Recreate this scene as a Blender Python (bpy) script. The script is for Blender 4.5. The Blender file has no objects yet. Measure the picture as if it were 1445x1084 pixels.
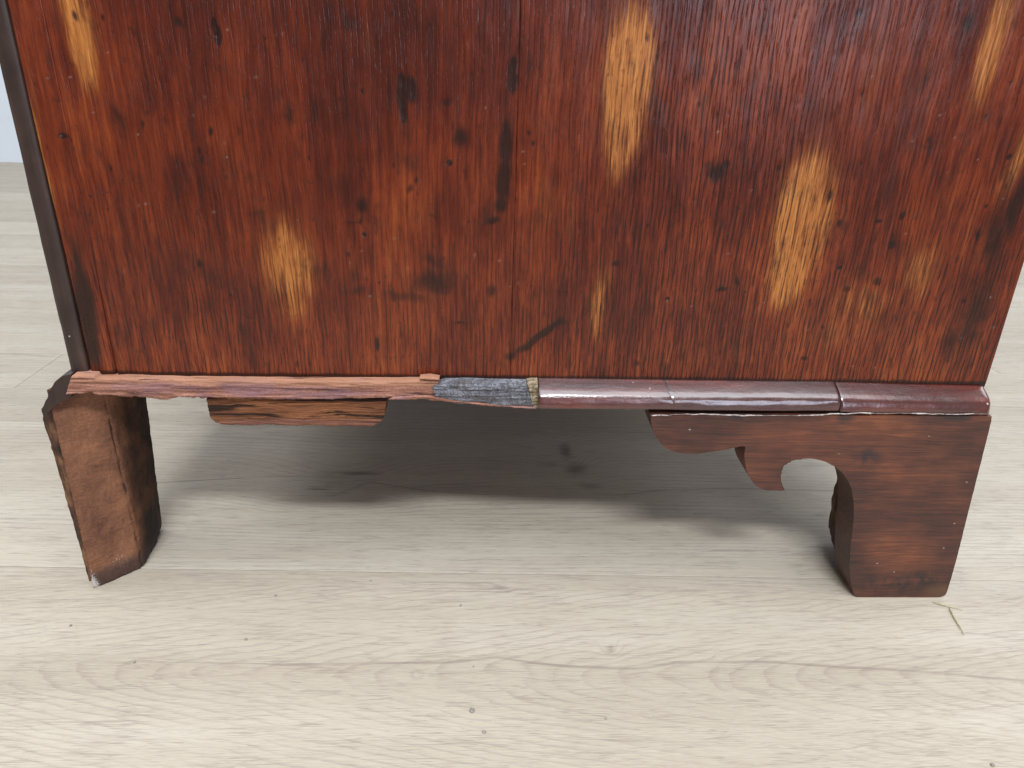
import bpy, bmesh, math, random
import numpy as np
from mathutils import Vector, Matrix

random.seed(7)
RNG = np.random.default_rng(11)
SC = bpy.context.scene
COL = SC.collection
R = math.radians

# ------------------------------------------------------------------ camera
H = 0.34                                   # camera height above the floor
CAM = Vector((0.0, -1.23 * H, H))
FPX, CX, CY = 1050.0, 722.5, 542.0         # focal length and centre for a 1445 px wide frame
PITCH, YAW, ROLL = R(24.08), R(2.43), R(1.67)
fwd = Vector((math.sin(YAW) * math.cos(PITCH), math.cos(YAW) * math.cos(PITCH), -math.sin(PITCH)))
r0 = fwd.cross(Vector((0, 0, 1))).normalized()
u0 = r0.cross(fwd)
RT = r0 * math.cos(ROLL) + u0 * math.sin(ROLL)
UP = -r0 * math.sin(ROLL) + u0 * math.cos(ROLL)
cam_data = bpy.data.cameras.new('camera')
cam_data.sensor_width = 36.0
cam_data.lens = 36.0 * FPX / 1445.0
cam_data.clip_start = 0.01
cam_data.clip_end = 60
cam = bpy.data.objects.new('camera', cam_data)
COL.objects.link(cam)
cam.matrix_world = Matrix(((RT.x, UP.x, -fwd.x, CAM.x), (RT.y, UP.y, -fwd.y, CAM.y),
                           (RT.z, UP.z, -fwd.z, CAM.z), (0, 0, 0, 1)))
cam_data.dof.use_dof = True
cam_data.dof.focus_distance = 0.47
cam_data.dof.aperture_fstop = 34
SC.camera = cam

# ------------------------------------------------------------------ world, lamps, exposure
world = bpy.data.worlds.new('World')
SC.world = world
world.use_nodes = True
bg = world.node_tree.nodes['Background']
bg.inputs[0].default_value = (1.0, 0.95, 0.91, 1)
bg.inputs[1].default_value = 0.42


def area(name, loc, target, sx, sy, power, color):
    d = bpy.data.lights.new(name, 'AREA')
    d.shape = 'RECTANGLE'
    d.size, d.size_y, d.energy, d.color = sx, sy, power, color
    o = bpy.data.objects.new(name, d)
    COL.objects.link(o)
    o.location = loc
    o.rotation_euler = (Vector(target) - Vector(loc)).to_track_quat('-Z', 'Y').to_euler()
    return o


area('window_light', (-0.02, -1.82, 2.4), (0.0, 0, 0.05), 1.0, 0.2, 92, (0.95, 0.985, 1.0))
area('skylight_panel', (0.50, -0.88, 2.6), (0.50, -0.85, 0), 2.3, 1.75, 94, (0.89, 0.94, 1.0))
area('left_window_light', (-1.75, 0.2, 1.7), (-0.2, 0.25, 0.0), 1.2, 0.8, 26, (0.95, 0.98, 1.0))
area('right_window_light', (2.0, 0.95, 1.5), (0.3, 0.4, 0.0), 1.2, 0.9, 16, (0.90, 0.95, 1.0))
area('rear_window_light', (1.05, -2.6, 0.85), (0.15, 0, 0.33), 0.7, 1.0, 24, (0.76, 0.83, 1.0))

SC.view_settings.view_transform = 'Standard'
SC.view_settings.look = 'None'
SC.view_settings.exposure = -0.46
SC.view_settings.gamma = 1.0


# ------------------------------------------------------------------ survey: photo measurements to metres
def ray(u, v):
    return (fwd * FPX + RT * (u - CX) - UP * (v - CY))


def onY(u, v, y):
    d = ray(u, v)
    return CAM + d * ((y - CAM.y) / d.y)


def onZ(u, v, z=0.0):
    d = ray(u, v)
    return CAM + d * ((z - CAM.z) / d.z)


def mpp(p):
    return (p - CAM).dot(fwd) / FPX


# ------------------------------------------------------------------ object helpers
def link(o, parent=None):
    COL.objects.link(o)
    if parent is not None:
        o.parent = parent
    return o


def tag(o, label=None, cat=None, group=None, kind=None):
    if label: o['label'] = label
    if cat: o['category'] = cat
    if group: o['group'] = group
    if kind: o['kind'] = kind
    return o


def empty(name, loc=(0, 0, 0)):
    o = bpy.data.objects.new(name, None)
    o.location = loc
    o.empty_display_size = 0.05
    return link(o)


def mesh_obj(name, verts, faces, mat, parent=None, smooth=False):
    me = bpy.data.meshes.new(name)
    me.from_pydata([tuple(v) for v in verts], [], faces)
    me.update()
    if mat: me.materials.append(mat)
    if smooth:
        me.polygons.foreach_set('use_smooth', [True] * len(me.polygons))
    return link(bpy.data.objects.new(name, me), parent)


def bm_obj(name, bm, mat, parent=None, smooth=False):
    bmesh.ops.recalc_face_normals(bm, faces=bm.faces)
    me = bpy.data.meshes.new(name)
    bm.to_mesh(me)
    bm.free()
    if mat: me.materials.append(mat)
    if smooth:
        me.polygons.foreach_set('use_smooth', [True] * len(me.polygons))
    return link(bpy.data.objects.new(name, me), parent)


def bm_box(bm, a, b):
    vs = [bm.verts.new((x, y, z)) for x in (a[0], b[0]) for y in (a[1], b[1]) for z in (a[2], b[2])]
    for f in ((0, 1, 3, 2), (4, 6, 7, 5), (0, 4, 5, 1), (2, 3, 7, 6), (0, 2, 6, 4), (1, 5, 7, 3)):
        bm.faces.new([vs[i] for i in f])


def box(name, a, b, mat, parent=None, bevel=0.0015):
    bm = bmesh.new()
    bm_box(bm, a, b)
    if bevel:
        bmesh.ops.bevel(bm, geom=bm.edges[:], offset=bevel, segments=2, affect='EDGES', profile=0.6)
    return bm_obj(name, bm, mat, parent)


def densify(pts, step):
    out = []
    n = len(pts)
    for i in range(n):
        a, b = Vector(pts[i]), Vector(pts[(i + 1) % n])
        k = max(1, int((b - a).length / step))
        for j in range(k):
            out.append(a.lerp(b, j / k))
    return out


def smooth_closed(pts, keep, it=2):
    """Chaikin rounding except at the kept indices' positions."""
    pts = [Vector(p) for p in pts]
    fixed = [tuple(round(c, 6) for c in pts[i]) for i in keep]
    for _ in range(it):
        out = []
        n = len(pts)
        for i in range(n):
            a, b, p = pts[i - 1], pts[(i + 1) % n], pts[i]
            if tuple(round(c, 6) for c in p) in fixed:
                out.append(p)
            else:
                out.append(p.lerp(a, 0.25)); out.append(p.lerp(b, 0.25))
        pts = out
    return pts


def slab(name, pts, depth, mat, parent=None, bevel=0.0006, jitter=0.0, back_shift=(0, 0)):
    """A plate: an outline in the XZ plane (world points), extruded back along +Y."""
    pts = [Vector(p) for p in pts]
    if jitter:
        pts = [p + Vector((random.gauss(0, jitter), 0, random.gauss(0, jitter))) for p in pts]
    bm = bmesh.new()
    f = [bm.verts.new(p) for p in pts]
    b = [bm.verts.new(p + Vector((back_shift[0], depth, back_shift[1]))) for p in pts]
    bm.faces.new(f)
    bm.faces.new(b[::-1])
    n = len(pts)
    for i in range(n):
        bm.faces.new((f[i], b[i], b[(i + 1) % n], f[(i + 1) % n]))
    if bevel:
        fe = [e for e in bm.edges if e.verts[0] in f and e.verts[1] in f]
        bmesh.ops.bevel(bm, geom=fe, offset=bevel, segments=2, affect='EDGES', profile=0.5, clamp_overlap=True)
    return bm_obj(name, bm, mat, parent)


def grid_mesh(name, P, mat, parent=None, attrs=None, smooth=True):
    """P: (n, m, 3) array of points; attrs: dict of (n, m) arrays."""
    n, m = P.shape[:2]
    me = bpy.data.meshes.new(name)
    nv = n * m
    idx = np.arange(nv).reshape(n, m)
    quads = np.stack([idx[:-1, :-1], idx[1:, :-1], idx[1:, 1:], idx[:-1, 1:]], -1).reshape(-1, 4)
    me.vertices.add(nv)
    me.vertices.foreach_set('co', P.reshape(-1).astype(np.float32))
    nf = len(quads)
    me.loops.add(nf * 4)
    me.loops.foreach_set('vertex_index', quads.reshape(-1).astype(np.int32))
    me.polygons.add(nf)
    me.polygons.foreach_set('loop_start', np.arange(0, nf * 4, 4, dtype=np.int32))
    me.polygons.foreach_set('use_smooth', np.full(nf, smooth))
    me.update(calc_edges=True)
    for k, a in (attrs or {}).items():
        at = me.attributes.new(k, 'FLOAT', 'POINT')
        at.data.foreach_set('value', np.ascontiguousarray(a.reshape(-1), dtype=np.float32))
    if mat: me.materials.append(mat)
    return link(bpy.data.objects.new(name, me), parent)


def vnoise(x, y, seed=0):
    """smooth value noise on arrays, -1..1"""
    x = np.asarray(x, float); y = np.asarray(y, float)
    xi = np.floor(x).astype(np.int64); yi = np.floor(y).astype(np.int64)
    fx = x - xi; fy = y - yi
    fx = fx * fx * (3 - 2 * fx); fy = fy * fy * (3 - 2 * fy)

    def h(a, b):
        n = (a * 374761393 + b * 668265263 + seed * 974634541) & 0xFFFFFFFF
        n = ((n ^ (n >> 13)) * 1274126177) & 0xFFFFFFFF
        return ((n ^ (n >> 16)) & 0xFFFF) / 32767.5 - 1
    return ((h(xi, yi) * (1 - fx) + h(xi + 1, yi) * fx) * (1 - fy)
            + (h(xi, yi + 1) * (1 - fx) + h(xi + 1, yi + 1) * fx) * fy)


def fbm(x, y, seed=0, o=3):
    s, a = 0, 1.0
    for k in range(o):
        s = s + a * vnoise(x * 2 ** k, y * 2 ** k, seed + k * 17)
        a *= 0.5
    return s / 1.75


# ------------------------------------------------------------------ node helper
class Mat:
    def __init__(self, name):
        self.m = bpy.data.materials.new(name)
        self.m.use_nodes = True
        self.t = self.m.node_tree
        self.b = self.t.nodes['Principled BSDF']
        self.tc = None

    def node(self, kind, **kw):
        n = self.t.nodes.new(kind)
        for k, v in kw.items():
            setattr(n, k, v)
        return n

    def put(self, sock, v):
        if hasattr(v, 'is_linked') or isinstance(v, bpy.types.NodeSocket):
            self.t.links.new(v, sock)
        else:
            if isinstance(v, (tuple, list)) and len(v) == 3 and sock.type == 'RGBA':
                v = (*v, 1)
            sock.default_value = v

    def obj(self):
        if not self.tc:
            self.tc = self.node('ShaderNodeTexCoord')
        return self.tc.outputs['Object']

    def map(self, vec, scale=(1, 1, 1), loc=(0, 0, 0), rot=(0, 0, 0)):
        n = self.node('ShaderNodeMapping')
        self.put(n.inputs[0], vec)
        n.inputs[1].default_value = loc
        n.inputs[2].default_value = rot
        n.inputs[3].default_value = scale
        return n.outputs[0]

    def noise(self, vec, scale=1.0, detail=3.0, rough=0.55, dist=0.0, color=False):
        n = self.node('ShaderNodeTexNoise')
        self.put(n.inputs['Vector'], vec)
        n.inputs['Scale'].default_value = scale
        n.inputs['Detail'].default_value = detail
        n.inputs['Roughness'].default_value = rough
        n.inputs['Distortion'].default_value = dist
        return n.outputs[1 if color else 0]

    def vor(self, vec, scale, feature='F1', rnd=1.0, out=0):
        n = self.node('ShaderNodeTexVoronoi', feature=feature)
        self.put(n.inputs['Vector'], vec)
        n.inputs['Scale'].default_value = scale
        n.inputs['Randomness'].default_value = rnd
        return n.outputs[out]

    def ma(self, op, a, b=0.0, c=0.0, clamp=False):
        n = self.node('ShaderNodeMath', operation=op)
        n.use_clamp = clamp
        self.put(n.inputs[0], a); self.put(n.inputs[1], b); self.put(n.inputs[2], c)
        return n.outputs[0]

    def ss(self, v, lo, hi, a=0.0, b=1.0):
        n = self.node('ShaderNodeMapRange', interpolation_type='SMOOTHSTEP')
        self.put(n.inputs[0], v)
        if lo > hi:
            lo, hi, a, b = hi, lo, b, a
        n.inputs[1].default_value = lo; n.inputs[2].default_value = hi
        n.inputs[3].default_value = a; n.inputs[4].default_value = b
        return n.outputs[0]

    def mix(self, f, a, b, mode='MIX'):
        n = self.node('ShaderNodeMix', data_type='RGBA', blend_type=mode)
        self.put(n.inputs[0], f)
        self.put(n.inputs[6], a); self.put(n.inputs[7], b)
        return n.outputs[2]

    def ramp(self, f, stops):
        n = self.node('ShaderNodeValToRGB')
        self.put(n.inputs[0], f)
        e = n.color_ramp.elements
        while len(e) < len(stops):
            e.new(0.5)
        for el, (p, c) in zip(e, stops):
            el.position = p
            el.color = (*c, 1)
        return n.outputs[0]

    def attr(self, name):
        n = self.node('ShaderNodeAttribute', attribute_name=name)
        return n.outputs['Fac']

    def sep(self, v):
        n = self.node('ShaderNodeSeparateXYZ')
        self.put(n.inputs[0], v)
        return n.outputs

    def vadd(self, a, b):
        n = self.node('ShaderNodeVectorMath', operation='ADD')
        self.put(n.inputs[0], a); self.put(n.inputs[1], b)
        return n.outputs[0]

    def vscale(self, a, s):
        n = self.node('ShaderNodeVectorMath', operation='MULTIPLY')
        self.put(n.inputs[0], a); n.inputs[1].default_value = s
        return n.outputs[0]

    def ell(self, cx, cz, rx, rz, soft=0.5):
        """elliptical stain in object XZ, with a ragged edge: 1 inside, 0 outside"""
        v = self.map(self.obj(), scale=(1 / rx, 0, 1 / rz), loc=(-cx / rx, 0, -cz / rz))
        ln = self.node('ShaderNodeVectorMath', operation='LENGTH')
        self.put(ln.inputs[0], v)
        return self.ss(ln.outputs['Value'], 1 + soft * 0.4, 1 - soft)

    def bump(self, h, strength=0.5, dist=0.001, prev=None):
        n = self.node('ShaderNodeBump')
        n.inputs['Strength'].default_value = strength
        n.inputs['Distance'].default_value = dist
        self.put(n.inputs['Height'], h)
        if prev is not None:
            self.put(n.inputs['Normal'], prev)
        return n.outputs[0]

    def done(self, color, rough=0.5, normal=None, spec=0.5, coat=0.0, coat_rough=0.1):
        self.put(self.b.inputs['Base Color'], color)
        self.put(self.b.inputs['Roughness'], rough)
        self.put(self.b.inputs['Specular IOR Level'], spec)
        self.put(self.b.inputs['Coat Weight'], coat)
        self.put(self.b.inputs['Coat Roughness'], coat_rough)
        if normal is not None:
            self.put(self.b.inputs['Normal'], normal)
        return self.m


# ------------------------------------------------------------------ materials
def mat_panel():
    M = Mat('oak_panel')
    o = M.obj()
    wob = M.noise(M.map(o, (9, 9, 4)), 1, 2, color=True)
    p = M.vadd(o, M.vscale(wob, (0.010, 0, 0)))
    wob2 = M.noise(M.map(o, (60, 60, 28)), 1, 2, color=True)
    p = M.vadd(p, M.vscale(wob2, (0.0026, 0, 0)))
    streak = M.noise(M.map(p, (230, 50, 13)), 1, 4, 0.6)
    fine = M.noise(M.map(p, (760, 50, 46)), 1, 3, 0.6)
    blot = M.noise(M.map(p, (17, 20, 8)), 1, 5, 0.62)
    blot2 = M.noise(M.map(p, (70, 20, 34)), 1, 4, 0.65)
    worn, dark, lint, pore = M.attr('worn'), M.attr('dark'), M.attr('lint'), M.attr('pore')
    # growth lines about 2.4 mm apart, broken along the grain
    ph = M.ma('MULTIPLY', M.sep(p)[0], 2 * math.pi / 0.0026)
    ph = M.ma('ADD', ph, M.ma('MULTIPLY', M.noise(M.map(p, (55, 20, 9)), 1, 2), 14))
    ln = M.ma('SINE', ph)
    brk = M.noise(M.map(p, (420, 30, 55)), 1, 3, 0.6)
    ln = M.ss(M.ma('ADD', ln, M.ma('MULTIPLY', M.ma('SUBTRACT', brk, 0.5), 3.6)), 0.55, 1.25)
    hair = M.ss(M.noise(M.map(p, (1150, 50, 62)), 1, 2, 0.6), 0.58, 0.68)
    line = M.ma('MULTIPLY', ln, M.ma('ADD', 0.35, pore), clamp=True)
    line = M.ma('MAXIMUM', line, M.ma('MULTIPLY', hair, M.ma('ADD', 0.35, M.ma('MULTIPLY', pore, 0.55))))
    t = M.ma('ADD', M.ma('MULTIPLY', streak, 0.42), M.ma('MULTIPLY', M.ma('SUBTRACT', fine, 0.5), M.ma('ADD', 0.30, M.ma('MULTIPLY', pore, 0.35))))
    t = M.ma('ADD', t, 0.265)
    t = M.ma('ADD', t, M.ma('MULTIPLY', blot, 0.75))
    t = M.ma('ADD', t, M.ma('MULTIPLY', M.attr('warm'), 0.10))
    t = M.ss(t, 0.56, 1.20)
    base = M.ramp(t, [(0.0, (0.026, 0.0048, 0.0028)), (0.33, (0.082, 0.0120, 0.0048)),
                      (0.62, (0.150, 0.0250, 0.0075)), (1.0, (0.250, 0.060, 0.0140))])
    # worn through to pale oak
    wf = M.ma('ADD', worn, M.ma('MULTIPLY', M.ma('SUBTRACT', streak, 0.5), 1.0))
    wf = M.ma('ADD', wf, M.ma('MULTIPLY', M.ma('SUBTRACT', fine, 0.5), 0.9))
    wf = M.ma('MULTIPLY', M.ss(wf, 0.36, 1.05), M.ss(worn, 0.12, 0.6))
    halo = M.ma('MULTIPLY', M.ss(M.ma('ADD', worn, M.ma('MULTIPLY', M.ma('SUBTRACT', blot2, 0.5), 0.5)), 0.12, 0.75), 0.65)
    pf = M.ma('ADD', M.ma('MULTIPLY', fine, 0.6), M.ma('MULTIPLY', streak, 0.4))
    base = M.mix(M.ma('MULTIPLY', halo, M.ss(worn, 0.0, 0.15)), base, M.ramp(pf, [(0.36, (0.115, 0.026, 0.007)), (0.64, (0.27, 0.078, 0.018))]))
    pale = M.ramp(pf, [(0.34, (0.20, 0.055, 0.012)), (0.5, (0.365, 0.128, 0.028)), (0.66, (0.49, 0.205, 0.050))])
    c = M.mix(M.ma('MULTIPLY', wf, 0.9), base, pale)
    # general grime
    c = M.mix(M.ma('MULTIPLY', M.ss(blot2, 0.52, 0.72), 0.55), c, (0.024, 0.0065, 0.004))
    mot = M.noise(M.map(o, (150, 20, 120)), 1, 3, 0.6)
    c = M.mix(M.ma('MULTIPLY', M.ss(mot, 0.60, 0.72), 0.38), c, (0.022, 0.007, 0.004))
    c = M.mix(M.ma('MULTIPLY', line, 0.80), c, (0.016, 0.006, 0.005))
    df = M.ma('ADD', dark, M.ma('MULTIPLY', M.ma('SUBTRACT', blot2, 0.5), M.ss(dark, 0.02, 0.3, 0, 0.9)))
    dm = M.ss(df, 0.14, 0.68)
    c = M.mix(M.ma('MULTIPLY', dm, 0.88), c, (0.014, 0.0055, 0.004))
    c = M.mix(M.ma('MULTIPLY', lint, 0.45), c, (0.55, 0.52, 0.48))
    hgt = M.ma('SUBTRACT', M.ma('MULTIPLY', fine, 0.25), line)
    big = M.noise(M.map(o, (30, 30, 20)), 1, 2)
    n = M.bump(big, 0.25, 0.004)
    n = M.bump(hgt, 0.50, 0.0006, n)
    rough = M.ma('ADD', 0.20, M.ma('MULTIPLY', blot2, 0.16))
    rough = M.ma('ADD', rough, M.ma('MULTIPLY', wf, 0.12))
    return M.done(c, rough, n, 0.36)


def mat_dark_frame():
    M = Mat('dark_oak_edge')
    o = M.obj()
    st = M.noise(M.map(o, (300, 40, 14)), 1, 4)
    bl = M.noise(o, 45, 4, 0.6)
    c = M.ramp(M.ma('ADD', M.ma('MULTIPLY', st, 0.5), M.ma('MULTIPLY', bl, 0.5)),
               [(0.3, (0.014, 0.0075, 0.0065)), (0.55, (0.034, 0.017, 0.0135)), (0.8, (0.085, 0.042, 0.028))])
    sp = M.ss(M.vor(o, 130, rnd=1.0), 0.10, 0.05)
    gate = M.ss(M.noise(o, 120, 1), 0.60, 0.66)
    c = M.mix(M.ma('MULTIPLY', sp, gate), c, (0.4, 0.38, 0.36))
    n = M.bump(M.ma('ADD', st, bl), 0.3, 0.0008)
    return M.done(c, M.ma('ADD', 0.32, M.ma('MULTIPLY', bl, 0.3)), n, 0.5)


def mat_moulding():
    M = Mat('polished_moulding')
    o = M.obj()
    st = M.noise(M.map(o, (14, 300, 300)), 1, 5, 0.62)
    bl = M.noise(M.map(o, (18, 40, 40)), 1, 3)
    c = M.ramp(M.ma('ADD', M.ma('MULTIPLY', st, 0.5), M.ma('MULTIPLY', bl, 0.5)),
               [(0.30, (0.018, 0.004, 0.004)), (0.52, (0.056, 0.0085, 0.007)), (0.75, (0.15, 0.026, 0.015))])
    c = M.mix(M.attr('dark'), c, (0.006, 0.004, 0.004))
    wear = M.noise(M.map(o, (55, 260, 260)), 1, 5, 0.7)
    scr = M.noise(M.map(o, (500, 500, 120), rot=(0, R(35), 0)), 1, 2)
    sp = M.ma('MULTIPLY', M.ss(M.vor(o, 120), 0.12, 0.06), M.ss(M.noise(o, 90, 1), 0.60, 0.66))
    c = M.mix(sp, c, (0.5, 0.47, 0.42))
    n = M.bump(M.noise(M.map(o, (30, 90, 90)), 1, 3), 0.18, 0.002)
    n = M.bump(M.ma('ADD', wear, M.ma('MULTIPLY', scr, 0.5)), 0.22, 0.0007, n)
    return M.done(c, M.ma('ADD', 0.15, M.ma('MULTIPLY', wear, 0.20)), n, 0.95, 0.55, 0.12)


def mat_core():
    M = Mat('raw_broken_wood')
    o = M.obj()
    st = M.noise(M.map(o, (26, 420, 620)), 1, 4, 0.65)
    bl = M.noise(M.map(o, (24, 50, 90)), 1, 3, 0.6)
    gr = M.noise(o, 900, 3, 0.7)
    c = M.ramp(M.ma('ADD', M.ma('MULTIPLY', st, 0.7), M.ma('MULTIPLY', gr, 0.3)),
               [(0.30, (0.085, 0.034, 0.026)), (0.48, (0.265, 0.115, 0.080)), (0.62, (0.40, 0.205, 0.148)), (0.8, (0.58, 0.355, 0.262))])
    c = M.mix(M.ma('MULTIPLY', M.ss(bl, 0.46, 0.60), 0.55), c, (0.19, 0.105, 0.14))
    sx = M.sep(o)
    top = M.ss(sx[2], 0.1520, 0.1550)
    c = M.mix(M.ma('MULTIPLY', top, 0.5), c, (0.40, 0.20, 0.11))
    crack = M.ss(M.noise(M.map(o, (30, 400, 700), loc=(3, 1, 5)), 1, 3), 0.60, 0.68)
    c = M.mix(M.ma('MULTIPLY', crack, 0.75), c, (0.045, 0.018, 0.016))
    n = M.bump(M.ma('SUBTRACT', M.ma('ADD', st, M.ma('MULTIPLY', gr, 0.5)), crack), 0.7, 0.0010)
    return M.done(c, 0.72, n, 0.3)


def mat_split_block():
    M = Mat('split_oak_block')
    o = M.obj()
    w = M.vadd(o, M.vscale(M.noise(M.map(o, (16, 60, 60)), 1, 3, color=True), (0, 0, 0.010)))
    st = M.noise(M.map(w, (14, 300, 520)), 1, 5, 0.68)
    bl = M.noise(M.map(o, (30, 60, 60)), 1, 3)
    c = M.ramp(M.ma('ADD', M.ma('MULTIPLY', st, 0.75), M.ma('MULTIPLY', bl, 0.25)),
               [(0.32, (0.018, 0.008, 0.006)), (0.45, (0.115, 0.040, 0.018)), (0.58, (0.26, 0.10, 0.040)), (0.75, (0.42, 0.20, 0.085))])
    z = M.sep(o)[2]
    low = M.ss(M.ma('ADD', z, M.ma('MULTIPLY', M.ma('SUBTRACT', bl, 0.5), 0.010)), 0.1305, 0.1275)
    c = M.mix(M.ma('MULTIPLY', low, 0.75), c, M.ramp(st, [(0.35, (0.14, 0.055, 0.040)), (0.65, (0.28, 0.125, 0.090))]))
    crack = M.ss(M.noise(M.map(w, (16, 200, 420), loc=(7, 2, 1)), 1, 3, 0.6), 0.53, 0.58)
    crack = M.ma('MULTIPLY', crack, M.ss(z, 0.1270, 0.1310))
    c = M.mix(M.ma('MULTIPLY', crack, 0.95), c, (0.014, 0.006, 0.006))
    n = M.bump(M.ma('SUBTRACT', st, crack), 1.0, 0.0025)
    return M.done(c, 0.68, n, 0.3)


def mat_glue():
    M = Mat('old_grey_glue')
    o = M.obj()
    w = M.vadd(o, M.vscale(M.noise(o, 110, 2, color=True), (0.010, 0.010, 0.010)))
    wr = M.noise(M.map(w, (110, 200, 360), rot=(0, R(28), 0)), 1, 2, 0.5)
    wr2 = M.noise(M.map(w, (300, 200, 120), rot=(0, R(-20), 0)), 1, 2, 0.5)
    rid = M.ma('MINIMUM', M.ma('ABSOLUTE', M.ma('SUBTRACT', wr, 0.5)), M.ma('ABSOLUTE', M.ma('SUBTRACT', wr2, 0.47)))
    bl = M.noise(o, 90, 3)
    c = M.ramp(bl, [(0.3, (0.095, 0.085, 0.085)), (0.5, (0.140, 0.142, 0.165)), (0.7, (0.20, 0.20, 0.225))])
    c = M.mix(M.ma('MULTIPLY', M.ss(rid, 0.022, 0.0), 0.85), c, (0.035, 0.030, 0.034))
    n = M.bump(M.ss(rid, 0.0, 0.06), 0.6, 0.0009)
    return M.done(c, 0.55, n, 0.4)


def mat_yellow():
    M = Mat('dry_yellow_glue')
    o = M.obj()
    bl = M.noise(o, 420, 4, 0.65)
    c = M.ramp(bl, [(0.35, (0.08, 0.06, 0.035)), (0.5, (0.235, 0.175, 0.105)), (0.66, (0.36, 0.32, 0.26))])
    return M.done(c, 0.7, M.bump(bl, 0.8, 0.001), 0.3)


def mat_left_block():
    M = Mat('raw_rusty_block')
    o = M.obj()
    sc = M.noise(M.map(o, (170, 60, 900), rot=(0, R(-38), 0)), 1, 4, 0.65)
    sc2 = M.noise(M.map(o, (900, 60, 160), rot=(0, R(20), 0)), 1, 3, 0.6)
    bl = M.noise(o, 38, 4, 0.6)
    gr = M.noise(o, 900, 3, 0.7)
    t = M.ma('ADD', M.ma('MULTIPLY', bl, 0.55), M.ma('MULTIPLY', sc, 0.25))
    t = M.ma('ADD', t, M.ma('MULTIPLY', gr, 0.2))
    c = M.ramp(t, [(0.34, (0.075, 0.032, 0.022)), (0.50, (0.180, 0.077, 0.042)), (0.62, (0.265, 0.118, 0.060)), (0.78, (0.40, 0.21, 0.12))])
    c = M.mix(M.ma('MULTIPLY', M.ss(sc2, 0.55, 0.7), 0.25), c, (0.30, 0.14, 0.075))
    edge = M.attr('edge')
    ef = M.ss(M.ma('ADD', edge, M.ma('MULTIPLY', M.ma('SUBTRACT', gr, 0.5), 2.0)), 0.45, 0.85)
    c = M.mix(M.ma('MULTIPLY', ef, 0.85), c, (0.020, 0.014, 0.014))
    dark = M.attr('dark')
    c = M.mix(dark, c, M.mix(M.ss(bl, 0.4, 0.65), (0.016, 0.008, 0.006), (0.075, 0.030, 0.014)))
    dust = M.attr('dust')
    dsp = M.noise(o, 1200, 3, 0.75)
    foot = M.attr('foot')
    c = M.mix(M.ma('MULTIPLY', M.ss(M.ma('ADD', foot, M.ma('MULTIPLY', M.ma('SUBTRACT', bl, 0.5), 0.8)), 0.35, 0.85), 0.8),
              c, (0.040, 0.027, 0.026))
    dd = M.ss(M.ma('ADD', M.ma('MULTIPLY', dust, 0.42), dsp), 0.74, 0.88)
    c = M.mix(M.ma('MULTIPLY', dd, M.ss(dust, 0.02, 0.25)), c, (0.62, 0.60, 0.58))
    n = M.bump(M.ma('ADD', M.ma('ADD', sc, gr), M.ma('MULTIPLY', ef, -0.5)), 0.6, 0.0007)
    return M.done(c, 0.72, n, 0.3)


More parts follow.
